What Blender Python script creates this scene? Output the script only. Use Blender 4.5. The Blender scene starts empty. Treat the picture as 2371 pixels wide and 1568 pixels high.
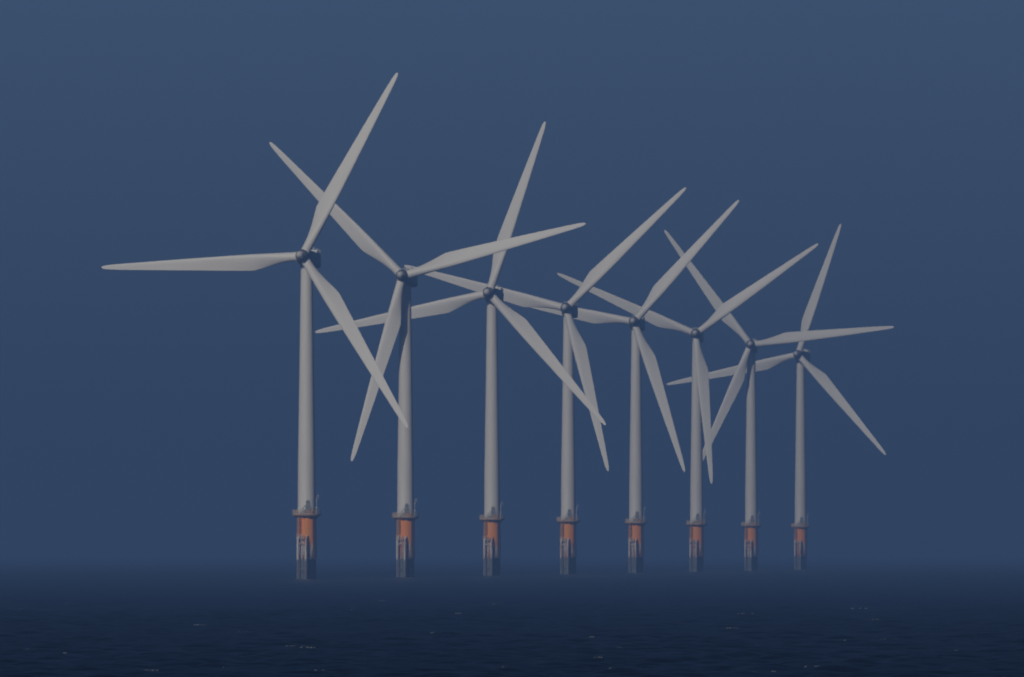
import bpy, bmesh, math, random
import numpy as np
from mathutils import Matrix, Vector, Euler

R = math.radians
scene = bpy.context.scene
COL = scene.collection
random.seed(7)
rng = np.random.default_rng(11)

# ------------------------------------------------------------------ camera
EYE = 7.5                                   # eye height over the water, metres
FOCAL = 61740.0 / 2371.0                    # focal length in picture widths
cam = bpy.data.cameras.new("camera")
cam.sensor_width = 36.0
cam.lens = 36.0 * FOCAL
cam.clip_start = 1.0
cam.clip_end = 120000.0
cam_ob = bpy.data.objects.new("camera", cam)
cam_ob.location = (0, 0, EYE)
cam_ob.rotation_euler = (R(90.0 + 0.4557), R(0.0), 0)
COL.objects.link(cam_ob)
scene.camera = cam_ob

# ------------------------------------------------------------------ sky, sun, exposure
SUN_EL, SUN_AZ = 27.0, 180.0 + 28.0         # azimuth clockwise from the view direction (+Y)
world = bpy.data.worlds.new("World")
scene.world = world
world.use_nodes = True
wn = world.node_tree
bg = wn.nodes["Background"]
sky = wn.nodes.new("ShaderNodeTexSky")
sky.sky_type = 'NISHITA'
sky.sun_disc = False
sky.sun_elevation = R(SUN_EL)
sky.sun_rotation = R(SUN_AZ)
sky.air_density = 0.3
sky.dust_density = 1.0
sky.ozone_density = 6.0
wn.links.new(sky.outputs[0], bg.inputs[0])
bg.inputs[1].default_value = 0.065

sun = bpy.data.lights.new("sun", 'SUN')
sun.energy = 4.6
sun.angle = R(0.53)
sun.color = (1.0, 0.92, 0.77)
sun_ob = bpy.data.objects.new("sun", sun)
d = Vector((math.sin(R(SUN_AZ)) * math.cos(R(SUN_EL)), math.cos(R(SUN_AZ)) * math.cos(R(SUN_EL)), math.sin(R(SUN_EL))))
sun_ob.rotation_euler = d.to_track_quat('Z', 'Y').to_euler()
sun_ob.location = (0, 0, 400)
COL.objects.link(sun_ob)

scene.view_settings.view_transform = 'Standard'
scene.view_settings.look = 'None'
scene.view_settings.gamma = 1.0
scene.view_settings.exposure = -0.75
scene.cycles.max_bounces = 6
scene.cycles.volume_bounces = 1
scene.cycles.filter_width = 1.9            # a long lens through shimmering air is never razor sharp

# ------------------------------------------------------------------ materials
def mat(name, col, rough=0.5, spec=0.5):
    m = bpy.data.materials.new(name)
    m.use_nodes = True
    b = m.node_tree.nodes["Principled BSDF"]
    b.inputs["Base Color"].default_value = (*col, 1)
    b.inputs["Roughness"].default_value = rough
    b.inputs["Specular IOR Level"].default_value = spec
    return m, m.node_tree, b

def noise(nt, scale, vec_scale=(1, 1, 1), detail=4, src="Object", vary=False):
    tc = nt.nodes.new("ShaderNodeTexCoord")
    mp = nt.nodes.new("ShaderNodeMapping")
    mp.inputs["Scale"].default_value = vec_scale
    nz = nt.nodes.new("ShaderNodeTexNoise")
    nz.inputs["Scale"].default_value = scale
    nz.inputs["Detail"].default_value = detail
    nt.links.new(tc.outputs[src], mp.inputs["Vector"])
    if vary:                                   # every copy weathers differently
        oi = nt.nodes.new("ShaderNodeObjectInfo")
        vm = nt.nodes.new("ShaderNodeVectorMath")
        vm.operation = 'SCALE'
        vm.inputs[0].default_value = (31.0, 17.0, 53.0)
        nt.links.new(oi.outputs["Random"], vm.inputs["Scale"])
        nt.links.new(vm.outputs[0], mp.inputs["Location"])
    nt.links.new(mp.outputs["Vector"], nz.inputs["Vector"])
    return nz.outputs["Fac"], tc

def ramp(nt, fac, stops):
    r = nt.nodes.new("ShaderNodeValToRGB")
    e = r.color_ramp.elements
    e[0].position, e[0].color = stops[0][0], (*stops[0][1], 1)
    e[1].position, e[1].color = stops[1][0], (*stops[1][1], 1)
    for p, c in stops[2:]:
        n = e.new(p)
        n.color = (*c, 1)
    nt.links.new(fac, r.inputs["Fac"])
    return r.outputs["Color"]

def mix(nt, fac, a, b):
    m = nt.nodes.new("ShaderNodeMix")
    m.data_type = 'RGBA'
    for sock, v in ((m.inputs[0], fac), (m.inputs[6], a), (m.inputs[7], b)):
        if isinstance(v, (int, float)):
            sock.default_value = v
        elif isinstance(v, tuple):
            sock.default_value = (*v, 1)
        else:
            nt.links.new(v, sock)
    return m.outputs[2]

def math_node(nt, op, a, b=0.0, c=None):
    m = nt.nodes.new("ShaderNodeMath")
    m.operation = op
    m.use_clamp = False
    for i, v in enumerate((a, b) if c is None else (a, b, c)):
        if isinstance(v, (int, float)):
            m.inputs[i].default_value = v
        else:
            nt.links.new(v, m.inputs[i])
    return m.outputs[0]

def maprange(nt, v, a, b):
    m = nt.nodes.new("ShaderNodeMapRange")
    m.inputs[1].default_value = a
    m.inputs[2].default_value = b
    nt.links.new(v, m.inputs[0])
    return m.outputs[0]

def paint(name, c0, c1, rough=0.45, vs=(1, 1, 0.15), scale=0.6, spec=0.4):
    m, nt, b = mat(name, c0, rough, spec)
    f, _ = noise(nt, scale, vs)
    nt.links.new(ramp(nt, f, [(0.3, c0), (0.72, c1)]), b.inputs["Base Color"])
    return m

M = {}
M['tower'] = paint('tower_paint', (0.655, 0.63, 0.59), (0.73, 0.705, 0.66))
M['blade'] = paint('blade_gelcoat', (0.70, 0.68, 0.645), (0.76, 0.74, 0.70), vs=(1, 1, 0.1), rough=0.5)
M['nacelle'] = paint('nacelle_shell', (0.30, 0.31, 0.32), (0.36, 0.37, 0.38))
M['hub'] = paint('hub_casting', (0.09, 0.095, 0.115), (0.13, 0.135, 0.155), rough=0.65, vs=(1, 1, 1), spec=0.2)
M['nose'] = paint('nose_shell', (0.55, 0.54, 0.52), (0.6, 0.59, 0.57))
M['collar'] = paint('collar_paint', (0.5, 0.5, 0.48), (0.56, 0.56, 0.54))
M['deck'] = paint('hoist_deck_panels', (0.75, 0.75, 0.72), (0.85, 0.85, 0.83), rough=0.25)
M['galv'] = paint('galvanised_steel', (0.34, 0.35, 0.35), (0.5, 0.5, 0.49), rough=0.5)
M['rail'] = paint('weathered_yellow_rail', (0.50, 0.36, 0.24), (0.62, 0.52, 0.40), rough=0.6)
M['door'] = paint('door_paint', (0.17, 0.18, 0.19), (0.22, 0.23, 0.24))
M['cabinet'] = paint('orange_cabinet', (0.55, 0.22, 0.07), (0.6, 0.28, 0.1))
M['tube'] = paint('dark_tube_steel', (0.07, 0.045, 0.04), (0.12, 0.07, 0.055), rough=0.7)
M['under'] = paint('platform_steel', (0.27, 0.16, 0.09), (0.36, 0.24, 0.15), rough=0.7)

def orange_material():
    m, nt, b = mat('orange_transition_paint', (0.7, 0.2, 0.03), 0.55, 0.3)
    tc = nt.nodes.new("ShaderNodeTexCoord")
    sep = nt.nodes.new("ShaderNodeSeparateXYZ")
    nt.links.new(tc.outputs["Object"], sep.inputs[0])
    z = sep.outputs[2]
    base_f, _ = noise(nt, 0.5, (1, 1, 0.3), vary=True)
    base = ramp(nt, base_f, [(0.35, (0.84, 0.25, 0.012)), (0.7, (0.70, 0.29, 0.03))])
    # the lower third is scoured: salt-white runs, bare dusty red, rust brown
    run_f, _ = noise(nt, 1.5, (1.2, 1.2, 0.16), 6, vary=True)
    worn = ramp(nt, run_f, [(0.32, (0.10, 0.05, 0.05)), (0.40, (0.36, 0.10, 0.06)), (0.47, (0.56, 0.20, 0.09)), (0.52, (0.56, 0.50, 0.46)), (0.70, (0.72, 0.70, 0.66))])
    edge_f, _ = noise(nt, 0.9, (1.3, 1.3, 0.35), 4, vary=True)
    edge = maprange(nt, math_node(nt, 'MULTIPLY_ADD', edge_f, 6.0, z), 13.3, 12.1)
    col = mix(nt, edge, base, worn)
    nt.links.new(col, b.inputs["Base Color"])
    return m
M['orange'] = orange_material()

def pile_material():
    m, nt, b = mat('marine_growth_lit_shaded', (0.02, 0.03, 0.03), 0.8, 0.2)
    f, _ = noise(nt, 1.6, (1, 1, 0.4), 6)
    # sun and shade painted into the growth: pale left side, near-black right
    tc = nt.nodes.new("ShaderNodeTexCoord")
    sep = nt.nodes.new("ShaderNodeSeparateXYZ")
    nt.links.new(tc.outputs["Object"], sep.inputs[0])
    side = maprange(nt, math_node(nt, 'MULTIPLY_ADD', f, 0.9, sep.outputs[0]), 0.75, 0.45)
    shaded_growth = ramp(nt, f, [(0.35, (0.004, 0.006, 0.012)), (0.7, (0.014, 0.018, 0.024))])
    lit_growth = ramp(nt, f, [(0.35, (0.13, 0.14, 0.16)), (0.7, (0.22, 0.23, 0.25))])
    nt.links.new(mix(nt, side, shaded_growth, lit_growth), b.inputs["Base Color"])
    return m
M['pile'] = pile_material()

def landing_material():
    m, nt, b = mat('weathered_landing_steel', (0.4, 0.4, 0.4), 0.7, 0.3)
    tc = nt.nodes.new("ShaderNodeTexCoord")
    sep = nt.nodes.new("ShaderNodeSeparateXYZ")
    nt.links.new(tc.outputs["Object"], sep.inputs[0])
    f, _ = noise(nt, 1.0, (1, 1, 0.25), 5, vary=True)
    up = ramp(nt, f, [(0.38, (0.5, 0.16, 0.08)), (0.5, (0.52, 0.49, 0.46)), (0.7, (0.64, 0.62, 0.59))])
    dn = ramp(nt, f, [(0.35, (0.10, 0.11, 0.12)), (0.7, (0.18, 0.19, 0.20))])
    edge = math_node(nt, 'MULTIPLY_ADD', f, 1.6, sep.outputs[2])
    nt.links.new(mix(nt, maprange(nt, edge, 6.3, 5.6), up, dn), b.inputs["Base Color"])
    return m
M['landing'] = landing_material()

# ------------------------------------------------------------------ mesh helpers
class MB:
    """collects pieces that become ONE mesh"""
    def __init__(self):
        self.v, self.f, self.s = [], [], []
    def add(self, verts, faces, smooth=False):
        o = len(self.v)
        self.v += [tuple(p) for p in verts]
        self.f += [tuple(i + o for i in fc) for fc in faces]
        self.s += [smooth] * len(faces)
    def loft(self, rings, smooth=True, caps=True, closed=True):
        n = len(rings[0])
        vs = [p for r in rings for p in r]
        fs = []
        for k in range(len(rings) - 1):
            for i in range(n if closed else n - 1):
                j = (i + 1) % n
                fs.append((k * n + i, k * n + j, (k + 1) * n + j, (k + 1) * n + i))
        self.add(vs, fs, smooth)
        if caps:
            self.add(rings[0], [tuple(range(n))[::-1]])
            self.add(rings[-1], [tuple(range(n))])
    def lathe(self, prof, n=48, smooth=True, caps=True, axis='Z', c=(0, 0, 0)):
        rings = []
        for r, z in prof:
            ring = []
            for i in range(n):
                a = 2 * math.pi * i / n
                p = (r * math.cos(a), r * math.sin(a), z)
                if axis == 'Y':                       # z runs towards -Y
                    p = (p[0], -p[2], p[1])
                ring.append((p[0] + c[0], p[1] + c[1], p[2] + c[2]))
            rings.append(ring)
        self.loft(rings, smooth, caps)
    def bar(self, a, b, r, n=8):
        a, b = Vector(a), Vector(b)
        q = (b - a).to_track_quat('Z', 'Y')
        rings = []
        for p in (a, b):
            rings.append([p + q @ Vector((r * math.cos(2 * math.pi * i / n), r * math.sin(2 * math.pi * i / n), 0)) for i in range(n)])
        self.loft(rings)
    def path(self, pts, r, n=6):
        for a, b in zip(pts[:-1], pts[1:]):
            self.bar(a, b, r, n)
    def box(self, c, s, rz=0.0, bev=0.0):
        bm = bmesh.new()
        bmesh.ops.create_cube(bm, size=1)
        bmesh.ops.scale(bm, vec=s, verts=bm.verts)
        if bev:
            bmesh.ops.bevel(bm, geom=bm.edges[:], offset=bev, segments=2, affect='EDGES', profile=0.7)
        bmesh.ops.transform(bm, matrix=Matrix.Translation(c) @ Matrix.Rotation(rz, 4, 'Z'), verts=bm.verts)
        bm.verts.index_update()
        self.add([v.co[:] for v in bm.verts], [[v.index for v in f.verts] for f in bm.faces])
        bm.free()
    def build(self, name, m, parent=None):
        me = bpy.data.meshes.new(name)
        me.from_pydata(self.v, [], self.f)
        me.polygons.foreach_set('use_smooth', self.s)
        me.materials.append(m)
        me.update()
        o = bpy.data.objects.new(name, me)
        COL.objects.link(o)
        o.parent = parent
        return o

# ------------------------------------------------------------------ the turbine: dimensions in metres
TILT, CONE = R(-6.0), R(0.9)
AXIS_Z = 84.72             # height of the rotor centre
OVERHANG = 4.3             # rotor centre ahead of the tower axis
DECK_Z = 17.0
TP_BOTTOM = 5.2

def head_matrix(yaw):
    return Matrix.Translation((-OVERHANG * math.sin(yaw), -OVERHANG * math.cos(yaw), AXIS_Z)) @ Matrix.Rotation(-yaw, 4, 'Z') @ Matrix.Rotation(TILT, 4, 'X')

def rotor_matrix(yaw, theta):
    return head_matrix(yaw) @ Matrix.Rotation(theta, 4, 'Y')

def blade_matrix(yaw, theta):
    return rotor_matrix(yaw, theta) @ Matrix.Rotation(CONE, 4, 'X')

def lerp(x, xs, ys):
    return float(np.interp(x, xs, ys))

def blade_mb():
    """span along +Z, leading edge +X, pressure side -Y"""
    mb = MB()
    st = [1.5, 2.6, 3.4, 4.4, 5.6, 7, 8.5, 10, 11.3, 12.4, 13.3, 14.4, 16, 18, 21, 25, 29, 34, 39, 44, 48, 50.5, 52.2, 53.0, 53.4, 53.58]
    rings = []
    N = 36
    for r in st:
        le = lerp(r, [0, 3.4, 8, 13.3, 20, 34, 48, 51, 52.2, 53, 53.4, 53.6], [1.22, 1.22, 1.22, 1.24, 1.15, 0.86, 0.52, 0.42, 0.34, 0.2, 0.08, -0.1])
        te = lerp(r, [0, 3.4, 5.6, 8.5, 11.3, 12.6, 13.3, 14.4, 20, 34, 48, 51, 52.2, 53, 53.4, 53.6], [1.22, 1.24, 1.45, 2.02, 2.72, 3.03, 3.15, 3.12, 2.8, 1.95, 1.1, 0.86, 0.74, 0.58, 0.42, 0.2])
        th = lerp(r, [0, 3.4, 7, 13.3, 20, 34, 48, 53, 53.6], [2.44, 2.44, 2.1, 1.45, 0.95, 0.5, 0.24, 0.13, 0.04])
        w = lerp(r, [0, 3.2, 8.5, 12.5, 60], [0, 0, 0.65, 1, 1])
        w = w * w * (3 - 2 * w)
        tw = R(lerp(r, [0, 6, 13.3, 20, 34, 53.6], [11, 11, 8.5, 5.5, 1.8, -0.5]))
        c = le + te
        ring = []
        for i in range(N):
            a = 2 * math.pi * i / N
            ex, ey = (le + te) / 2 * math.cos(a) + (le - te) / 2, th / 2 * math.sin(a)
            s = (1 - math.cos(a)) / 2                 # 0 at the leading edge
            yt = 5 * th * (0.2969 * math.sqrt(s) - 0.126 * s - 0.3516 * s * s + 0.2843 * s ** 3 - 0.1015 * s ** 4)
            cam_y = 0.03 * c * (4 * s * (1 - s)) + 0.02 * c * max(0.0, s - 0.45)
            ax, ay = le - c * s, cam_y + (yt if math.sin(a) >= 0 else -yt)
            x, y = ex * (1 - w) + ax * w, ey * (1 - w) + ay * w
            ring.append((x * math.cos(tw) + y * math.sin(tw), -x * math.sin(tw) + y * math.cos(tw), r * 54.2 / 53.58))
        rings.append(ring)
    mb.loft(rings)
    return mb

def make_hub(parent):
    mb = MB()
    prof = [(1.3, -1.5), (1.55, -1.3), (1.74, -0.7), (1.8, 0.0), (1.78, 0.7), (1.68, 1.4), (1.5, 2.0), (1.3, 2.45), (1.1, 2.6)]
    mb.lathe(prof, 40, axis='Y')
    hub = mb.build('hub', M['hub'], parent)
    n = MB()
    n.lathe([(0.98, 2.55), (1.0, 2.9), (0.98, 3.35), (0.9, 3.8), (0.74, 4.15), (0.48, 4.4), (0.22, 4.52), (0.03, 4.55)], 28, axis='Y')
    n.build('nose_cone', M['nose'], hub)
    for k in range(3):
        c = MB()
        mt = Matrix.Rotation(2 * math.pi * k / 3, 4, 'Y') @ Matrix.Rotation(CONE, 4, 'X')
        rings = []
        for rr, z in ((1.22, 1.3), (1.34, 1.35), (1.34, 1.66), (1.22, 1.7)):
            rings.append([mt @ Vector((rr * math.cos(2 * math.pi * i / 32), rr * math.sin(2 * math.pi * i / 32), z)) for i in range(32)])
        c.loft(rings)
        c.build('blade_collar', M['collar'], hub)
    return hub

def rounded(w, h, r, n=5):
    pts = []
    for cx, cz, a0 in ((w / 2 - r, h / 2 - r, 0), (-w / 2 + r, h / 2 - r, 90), (-w / 2 + r, -h / 2 + r, 180), (w / 2 - r, -h / 2 + r, 270)):
        for i in range(n):
            a = R(a0 + 90 * i / (n - 1))
            pts.append((cx + r * math.cos(a), cz + r * math.sin(a)))
    return pts

def make_nacelle(parent):
    mb = MB()
    rings = []
    for y, w, h, r, dz in ((1.62, 2.6, 2.6, 1.2, 0), (1.9, 3.3, 3.3, 1.1, 0), (2.8, 3.8, 3.6, 0.7, 0), (4.0, 4.0, 3.75, 0.5, 0), (8.0, 4.0, 3.75, 0.5, 0), (11.6, 4.0, 3.7, 0.5, 0.02), (12.3, 3.9, 3.55, 0.5, 0.05), (12.55, 3.6, 3.2, 0.5, 0.08)):
        rings.append([(x, y, z + dz) for x, z in rounded(w, h, r)])
    mb.loft(rings)
    nac = mb.build('nacelle', M['nacelle'], parent)
    h = MB()                                   # helicopter hoist deck on the rear of the roof
    z0 = 1.89
    h.box((0, 9.9, z0 + 0.09), (3.8, 4.4, 0.16), bev=0.03)
    for x in (-1.85, 1.85):
        h.box((x, 9.9, z0 + 0.42), (0.07, 4.4, 0.36))
        for zz in (0.8, 1.12):
            h.bar((x, 7.72, z0 + zz), (x, 12.08, z0 + zz), 0.05)
        for k in range(6):
            y = 7.75 + k * 0.86
            h.bar((x, y, z0 + 0.15), (x, y, z0 + 1.14), 0.05)
    for y in (7.72, 12.08):
        h.box((0, y, z0 + 0.42), (3.7, 0.07, 0.36))
        for zz in (0.8, 1.12):
            h.bar((-1.85, y, z0 + zz), (1.85, y, z0 + zz), 0.05)
        for k in range(1, 5):
            x = -1.85 + k * 0.74
            h.bar((x, y, z0 + 0.15), (x, y, z0 + 1.14), 0.05)
    h.build('hoist_deck', M['deck'], nac)
    mast = MB()
    mast.bar((1.3, 7.2, 1.8), (1.3, 7.2, 3.3), 0.05)
    mast.bar((0.9, 7.2, 3.2), (1.7, 7.2, 3.2), 0.04)
    mast.lathe([(0.02, 3.2), (0.12, 3.26), (0.12, 3.4), (0.02, 3.46)], 10, c=(0.9, 7.2, 0))
    mast.build('wind_sensor', M['galv'], nac)
    yaw = MB()                                 # yaw bearing skirt between nacelle and tower
    yaw.lathe([(1.62, -2.25), (1.7, -2.15), (1.7, -1.8)], 36, c=(0, OVERHANG, 0))
    yaw.build('yaw_ring', M['nacelle'], nac)
    return nac

def make_tower(parent):
    mb = MB()
    zs = [DECK_Z + 0.12, 30.0, 45.0, 60.0, 75.0, 82.1]
    prof = []
    for z in zs:
        r = lerp(z, [17, 30, 82.1], [2.36, 2.28, 1.54])
        prof += [(r, z)]
    mb.lathe(prof, 64)
    for z in (38.0, 60.5):                     # bolted section joints
        r = lerp(z, [17, 30, 82.1], [2.36, 2.28, 1.54])
        mb.lathe([(r, z - 0.10), (r + 0.035, z - 0.06), (r + 0.035, z + 0.06), (r, z + 0.10)], 64, smooth=False, caps=False)
    tw = mb.build('tower', M['tower'], parent)
    az = R(-90 + 8)                            # door looks at the camera, a little to the right
    dx, dy = math.cos(az), math.sin(az)
    d = MB()
    outline = [(-0.5, 0.0), (0.5, 0.0), (0.5, 1.75)] + [(0.5 * math.cos(R(a)), 1.75 + 0.5 * math.sin(R(a))) for a in range(15, 180, 15)] + [(-0.5, 1.75)]
    rings = []
    for rad in (2.2, 2.44):
        rings.append([(dx * rad - dy * x, dy * rad + dx * x, DECK_Z + 1.5 + z) for x, z in outline])
    d.loft(rings, smooth=False)
    d.build('door', M['door'], tw)
    s = MB()                                   # outside stair up to the door with hoop rails
    def P(x, out, z):
        return (dx * (2.36 + out) - dy * x, dy * (2.36 + out) + dx * x, DECK_Z + z)
    s.box(P(0, 0.55, 1.44), (1.3, 1.0, 0.09), az + R(90))
    for k in range(5):
        s.box(P(-0.85 - 0.26 * k, 0.55, 1.22 - 0.25 * k), (0.26, 0.9, 0.05), az + R(90))
    for out in (0.08, 1.03):
        s.path([P(-2.1, out, 0.95), P(-0.7, out, 2.5), P(0.62, out, 2.5), P(0.62, out, 1.4)], 0.045)
        s.path([P(-2.1, out, 0.1), P(-0.65, out, 1.42), P(0.62, out, 1.42)], 0.06)
        for x, z0, z1 in ((-2.1, 0.1, 0.95), (-1.4, 0.75, 1.72), (-0.7, 1.4, 2.5), (0.0, 1.4, 2.5)):
            s.bar(P(x, out, z0), P(x, out, z1), 0.04)
    for x, out in ((-0.6, 1.0), (0.6, 1.0), (0.6, 0.15)):
        s.bar(P(x, out, 0.1), P(x, out, 1.4), 0.05)
    s.build('door_stair', M['galv'], tw)
    return tw

RP = 3.78                                      # platform radius
def make_platform(parent):
    mb = MB()
    mb.lathe([(2.5, DECK_Z - 0.34), (RP, DECK_Z - 0.30), (RP, DECK_Z + 0.1), (2.4, DECK_Z + 0.1)], 56, smooth=False, caps=False)
    for k in range(12):                        # brackets below
        a = 2 * math.pi * (k + 0.5) / 12
        c, s = math.cos(a), math.sin(a)
        t = Vector((-s, c, 0)) * 0.05
        pts = [Vector((2.55 * c, 2.55 * s, DECK_Z - 0.32)), Vector((3.55 * c, 3.55 * s, DECK_Z - 0.32)), Vector((2.55 * c, 2.55 * s, DECK_Z - 1.25))]
        vs = [p + t for p in pts] + [p - t for p in pts]
        mb.add(vs, [(0, 1, 2), (5, 4, 3), (0, 3, 4, 1), (1, 4, 5, 2), (2, 5, 3, 0)])
    pf = mb.build('platform', M['under'], parent)
    r = MB()
    n = 56
    def ring(z, rad, q=6):
        rings = []
        for i in range(n + 1):
            a = 2 * math.pi * i / n
            rings.append([((RP - 0.06 + rad * math.cos(2 * math.pi * k / q)) * math.cos(a), (RP - 0.06 + rad * math.cos(2 * math.pi * k / q)) * math.sin(a), z + rad * math.sin(2 * math.pi * k / q)) for k in range(q)])
        r.loft(rings, caps=False)
    for z in (0.62, 0.95, 1.28):
        ring(DECK_Z + z, 0.035)
    r.lathe([(RP + 0.005, DECK_Z + 0.1), (RP + 0.02, DECK_Z + 0.12), (RP + 0.02, DECK_Z + 0.26), (RP - 0.04, DECK_Z + 0.26), (RP - 0.04, DECK_Z + 0.104)], n, smooth=False, caps=False)
    for k in range(22):
        a = 2 * math.pi * k / 22
        p = ((RP - 0.06) * math.cos(a), (RP - 0.06) * math.sin(a))
        r.bar((*p, DECK_Z + 0.1), (*p, DECK_Z + 1.3), 0.04)
    r.build('railing', M['rail'], pf)
    c = MB()                                   # switchgear cabinet and a stowage locker on the deck
    c.box((0.95, -3.0, DECK_Z + 0.62), (1.3, 0.6, 1.02), R(12), 0.04)
    c.build('cabinet', M['cabinet'], pf)
    k = MB()
    k.box((-3.0, -1.1, DECK_Z + 0.6), (0.7, 0.9, 0.98), R(20), 0.04)
    k.build('locker', M['rail'], pf)
    return pf

def make_davit(parent):
    mb = MB()
    x, y = 2.62, -2.1
    mb.bar((x, y, DECK_Z + 0.1), (x, y, DECK_Z + 1.2), 0.17, 12)
    mb.bar((x, y, DECK_Z + 1.2), (x, y, DECK_Z + 4.4), 0.09, 12)
    mb.path([(x, y, DECK_Z + 4.4), (x + 0.22, y - 0.25, DECK_Z + 5.0), (x + 0.6, y - 0.7, DECK_Z + 5.1)], 0.07, 8)
    mb.bar((x, y, DECK_Z + 3.2), (x + 0.5, y - 0.6, DECK_Z + 5.0), 0.05, 6)
    mb.bar((x + 0.58, y - 0.68, DECK_Z + 5.05), (x + 0.58, y - 0.68, DECK_Z + 4.0), 0.03, 6)
    mb.box((x - 0.05, y - 0.25, DECK_Z + 1.7), (0.4, 0.4, 0.5), 0.3, 0.04)
    return mb.build('davit_crane', M['galv'], parent)

def make_foundation(parent):
    mb = MB()
    mb.lathe([(2.45, TP_BOTTOM), (2.6, TP_BOTTOM + 0.02), (2.6, 9.0), (2.56, 14.0), (2.52, DECK_Z - 0.36)], 64)
    tp = mb.build('transition_piece', M['orange'], parent)
    p = MB()
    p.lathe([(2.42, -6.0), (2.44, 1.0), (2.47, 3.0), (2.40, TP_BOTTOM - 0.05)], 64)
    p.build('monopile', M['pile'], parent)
    # boat landing: two fender tubes, their struts and a ladder, on the front left of the pile
    az = R(-90 - 17)
    dx, dy = math.cos(az), math.sin(az)
    def P(x, out, z):
        return (dx * (2.55 + out) - dy * x, dy * (2.55 + out) + dx * x, z)
    b = MB()
    for x in (-1.25, 0.95):
        b.path([P(x, 0.1, 11.4), P(x, 1.15, 10.4), P(x, 1.25, 9.6), P(x, 1.25, -2.5)], 0.31, 12)
        for z in (8.7, 5.9, 2.4):
            b.bar(P(x * 0.75, -0.2, z), P(x, 1.2, z), 0.17, 8)
    for z in (9.4, 2.4):
        b.bar(P(-1.25, 1.2, z), P(0.95, 1.2, z), 0.12, 8)
    bl = b.build('boat_landing', M['landing'], parent)
    l = MB()
    for x in (-0.42, 0.12):
        l.bar(P(x, 0.85, -1.0), P(x, 0.85, 11.6), 0.09, 8)
    for k in range(30):
        l.bar(P(-0.42, 0.85, 0.0 + k * 0.38), P(0.12, 0.85, 0.0 + k * 0.38), 0.04, 6)
    l.build('ladder', M['landing'], bl)
    rp = MB()                                  # rest platform half way up
    rp.box(P(-0.7, 0.55, 10.6), (2.0, 1.3, 0.12), az + R(90), 0.02)
    for x, o in ((-1.65, 1.15), (-0.7, 1.15), (0.25, 1.15), (-1.65, 0.1)):
        rp.bar(P(x, o, 10.6), P(x, o, 11.75), 0.05, 6)
    rp.path([P(-1.65, 0.1, 11.75), P(-1.65, 1.15, 11.75), P(0.25, 1.15, 11.75)], 0.05)
    rp.build('rest_platform', M['galv'], bl)
    ul = MB()                                  # caged ladder from the rest platform to the deck
    for x in (-1.45, -0.95):
        ul.bar(P(x, 0.32, 10.6), P(x, 0.32, DECK_Z - 0.3), 0.07, 8)
    for k in range(16):
        ul.bar(P(-1.45, 0.32, 10.8 + k * 0.37), P(-0.95, 0.32, 10.8 + k * 0.37), 0.035, 6)
    for k in range(5):
        z = 12.6 + k * 0.9
        ul.path([P(-1.2 + 0.42 * math.cos(R(t)), 0.4 + 0.6 * math.sin(R(t)), z) for t in range(0, 181, 30)], 0.05)
    for t in (20, 60, 120, 160):
        ul.bar(P(-1.2 + 0.42 * math.cos(R(t)), 0.4 + 0.6 * math.sin(R(t)), 12.6), P(-1.2 + 0.42 * math.cos(R(t)), 0.4 + 0.6 * math.sin(R(t)), 16.2), 0.045, 6)
    ul.build('caged_ladder', M['under'], tp)
    jt = MB()                                  # cable tubes down the right-hand side
    for a in (-50, -38):
        c, s = math.cos(R(a)), math.sin(R(a))
        jt.path([(2.72 * c, 2.72 * s, 15.6), (2.72 * c, 2.72 * s, 5.4)], 0.16, 10)
    jt.build('cable_tube', M['tube'], tp)
    return tp

GROUP = 'white wind turbines standing in a row in the sea'
LABELS = [
    'largest white wind turbine, at the left end, one blade stretched nearly level to the left',
    'second white wind turbine from the left, its upper tower darkened by a blade shadow',
    'third white wind turbine from the left, one blade almost upright, its nacelle roof bright',
    'fourth white wind turbine from the left, its upper right blade at half past one',
    'fifth white wind turbine from the left, its left blade passing behind the fourth nacelle',
    'sixth white wind turbine from the left, its lowered blade hanging almost along its tower',
    'seventh white wind turbine from the left, one blade nearly level across the last blade',
    'smallest, farthest and haziest white wind turbine, at the right end of the row',
]
ANGLES = [27.1, 74.53, 17.62, 44.8, 40.71, 53.73, 83.22, 17.58]
YAWS = [13.0, 10.5, 11.5, 8.5, 8.5, 4.5, 3.5, 14.0]

def tag(o, label, cat, group=None):
    o['label'], o['category'] = label, cat
    if group:
        o['group'] = group

proto = bpy.data.objects.new('wind_turbine', None)
proto.empty_display_size = 5
COL.objects.link(proto)
make_foundation(proto)
make_platform(proto)
make_davit(proto)
make_tower(proto)
make_nacelle(proto)
make_hub(proto)
bmesh_blade = blade_mb()
b0 = bmesh_blade.build('blade', M['blade'], proto)
for _ in range(2):
    b = b0.copy()
    COL.objects.link(b)
    b.parent = proto

def copy_tree(o, parent=None):
    c = o.copy()
    COL.objects.link(c)
    c.parent = parent
    for ch in list(o.children):
        copy_tree(ch, c)
    return c

turbines = [proto] + [copy_tree(proto) for _ in range(7)]
for i, t in enumerate(turbines):
    t.location = (-53.91 + 23.95 * i, 7000.0 + 501.25 * i, 0)
    tag(t, LABELS[i], 'wind turbine', GROUP)
    k = 0
    for ch in t.children:
        if ch.name.startswith('nacelle'):
            ch.matrix_basis = head_matrix(R(YAWS[i]))
        elif ch.name.startswith('hub'):
            ch.matrix_basis = rotor_matrix(R(YAWS[i]), R(ANGLES[i]))
        elif ch.name.startswith('blade'):
            ch.matrix_basis = blade_matrix(R(YAWS[i]), R(ANGLES[i] + 120 * k))
            k += 1

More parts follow.
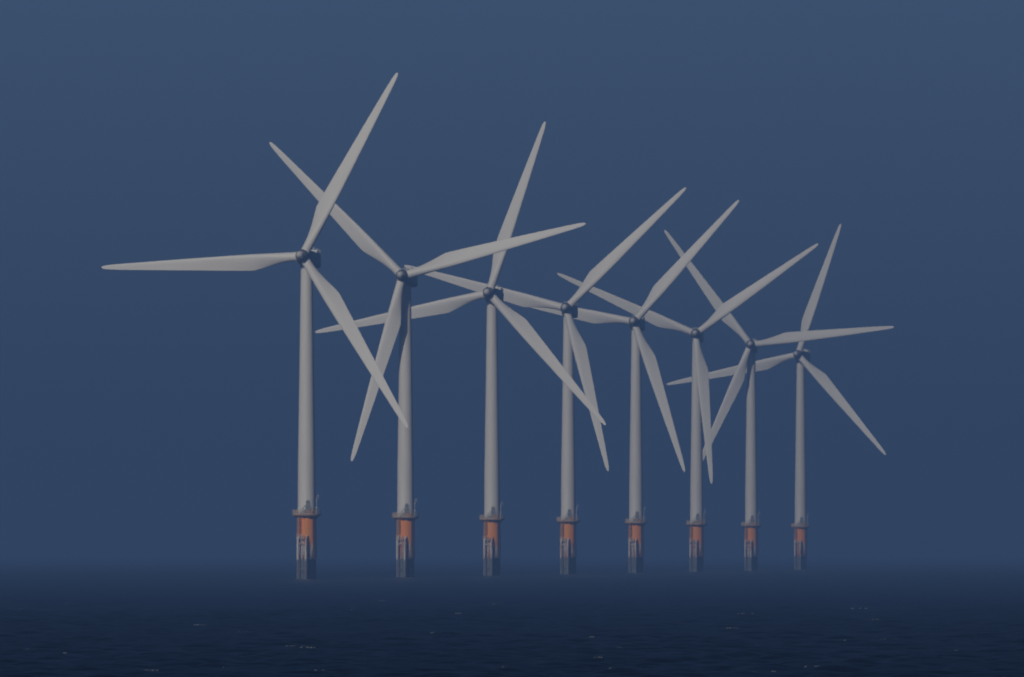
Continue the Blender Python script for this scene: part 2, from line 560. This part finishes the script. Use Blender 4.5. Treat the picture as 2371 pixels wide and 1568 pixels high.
# ------------------------------------------------------------------ the sea: one sheet to the horizon, with real waves
def wave_field(X, Y, SX, SY):
    Z = np.zeros_like(X)
    r2 = np.random.default_rng(5)
    for _ in range(60):
        lam = 1.7 * (7.0 ** r2.random())                       # 1.7 to 12 m
        a = R(90 + r2.normal(0, 55))                           # travelling away from the shore
        kx, ky = 2 * math.pi / lam * math.cos(a), 2 * math.pi / lam * math.sin(a)
        amp = 0.0068 * lam ** 0.75
        damp = np.clip((lam / (np.abs(math.cos(a)) * SX + np.abs(math.sin(a)) * SY + 1e-6) - 2.4) / 2.0, 0, 1)
        ph = r2.random() * 6.28
        w = np.sin(kx * X + ky * Y + ph)
        Z += amp * damp * (w + 0.25 * w * w)
    return Z

rows = [-4500, -1500, -300, 300, 800, 1150]
y = 1300.0
while y < 9000:
    rows.append(y)
    y += 0.8 * (y / 2000.0) ** 1.6
while y < 45000:
    rows.append(y)
    y *= 1.06
rows.append(45000.0)
rows = np.array(rows)
cu = np.linspace(-1.6, 1.6, 231)
half = 0.0195 * np.maximum(rows, 1300.0)
Xc = half[:, None] * cu[None, :]
side = [2.2, 4.0, 9.0]
left = np.stack([-half * s for s in side[::-1]], 1)
right = -left[:, ::-1]
edge = np.full((len(rows), 1), 12000.0)
X = np.concatenate([-edge, left, Xc, right, edge], 1)
Y = np.repeat(rows[:, None], X.shape[1], 1)
SX = (half * 3.2 / 230)[:, None] * np.ones_like(X)
SY = np.gradient(rows)[:, None] * np.ones_like(X)
Z = wave_field(X, Y, SX, SY)
ease = np.ones(X.shape[1])
ease[:4] = ease[-4:] = 0
Z *= ease[None, :] * np.clip((Y - 1250) / 150, 0, 1)
nr, nc = X.shape
co = np.stack([X, Y, Z], -1).reshape(-1, 3).astype(np.float32)
idx = np.arange(nr * nc).reshape(nr, nc)
quads = np.stack([idx[:-1, :-1], idx[:-1, 1:], idx[1:, 1:], idx[1:, :-1]], -1).reshape(-1, 4)
me = bpy.data.meshes.new('sea')
me.vertices.add(len(co))
me.vertices.foreach_set('co', co.ravel())
me.loops.add(quads.size)
me.loops.foreach_set('vertex_index', quads.ravel().astype(np.int32))
me.polygons.add(len(quads))
me.polygons.foreach_set('loop_start', np.arange(0, quads.size, 4, dtype=np.int32))
me.polygons.foreach_set('loop_total', np.full(len(quads), 4, dtype=np.int32))
me.polygons.foreach_set('use_smooth', np.ones(len(quads), dtype=bool))
me.update(calc_edges=True)
sea_m, nt, b = mat('sea_water', (0.001, 0.004, 0.010), 0.35, 0.02)
f, _ = noise(nt, 0.9, (1, 0.25, 1), 6)
nt.links.new(ramp(nt, f, [(0.35, (0.0002, 0.0016, 0.007)), (0.7, (0.0008, 0.0036, 0.013))]), b.inputs["Base Color"])
me.materials.append(sea_m)
sea = bpy.data.objects.new('sea', me)
COL.objects.link(sea)
sea['kind'] = 'structure'

# small breaking crests: thin lens-shaped flecks of foam lying on the waves
fm = MB()
inner = np.where((rows > 1450) & (rows < 6500))[0]
placed = 0
while placed < 95:
    D = 1500.0 / (1 - rng.random() * 0.68)
    u = rng.uniform(-1.3, 1.3)
    i = int(np.searchsorted(rows, D))
    j = 4 + int((u + 1.6) / 3.2 * 230)
    # climb to a local crest
    win = Z[max(i - 4, 0):i + 5, j]
    i = max(i - 4, 0) + int(win.argmax())
    if Z[i, j] < 0.075:
        continue
    cx, cy, cz = X[i, j], Y[i, j], Z[i, j]
    for q in range(rng.integers(1, 6)):
        L = rng.uniform(0.04, 0.22) * (1 + (cy - 1500) / 6000)
        ox = rng.normal(0, 0.45)
        rings = []
        for s in np.linspace(-1, 1, 7):
            wv = math.sqrt(max(0.02, 1 - s * s)) * (0.75 + 0.5 * rng.random())
            hgt = 0.035 * wv * (1 + (cy - 1500) / 5000)
            px, py = cx + ox + s * L, cy - 0.15 + 0.12 * math.sin(3 * s + ox)
            rings.append([(px, py - 0.35 * wv, cz - 0.05), (px, py - 0.1 * wv, cz + hgt), (px, py + 0.3 * wv, cz + 0.4 * hgt), (px, py + 0.5 * wv, cz - 0.06)])
        fm.loft(rings)
    placed += 1
foam_m = paint('sea_foam', (0.03, 0.045, 0.06), (0.16, 0.18, 0.20), rough=0.8, vs=(1, 1, 1), scale=2.5)
foam = fm.build('foam', foam_m)
foam['kind'] = 'stuff'

# ------------------------------------------------------------------ haze over the water
hz = MB()
hz.box((0, 20500, 75.0), (26000, 51000, 152.0))
haze_m = bpy.data.materials.new('sea_haze')
haze_m.use_nodes = True
hn = haze_m.node_tree
hn.nodes.remove(hn.nodes["Principled BSDF"])
vol = hn.nodes.new("ShaderNodeVolumePrincipled")
vol.inputs["Color"].default_value = (0.255, 0.475, 0.91, 1)
vol.inputs["Density"].default_value = 1.3e-4
vol.inputs["Anisotropy"].default_value = 0.3
hn.links.new(vol.outputs[0], hn.nodes["Material Output"].inputs["Volume"])
haze = hz.build('haze', haze_m)
haze['kind'] = 'stuff'
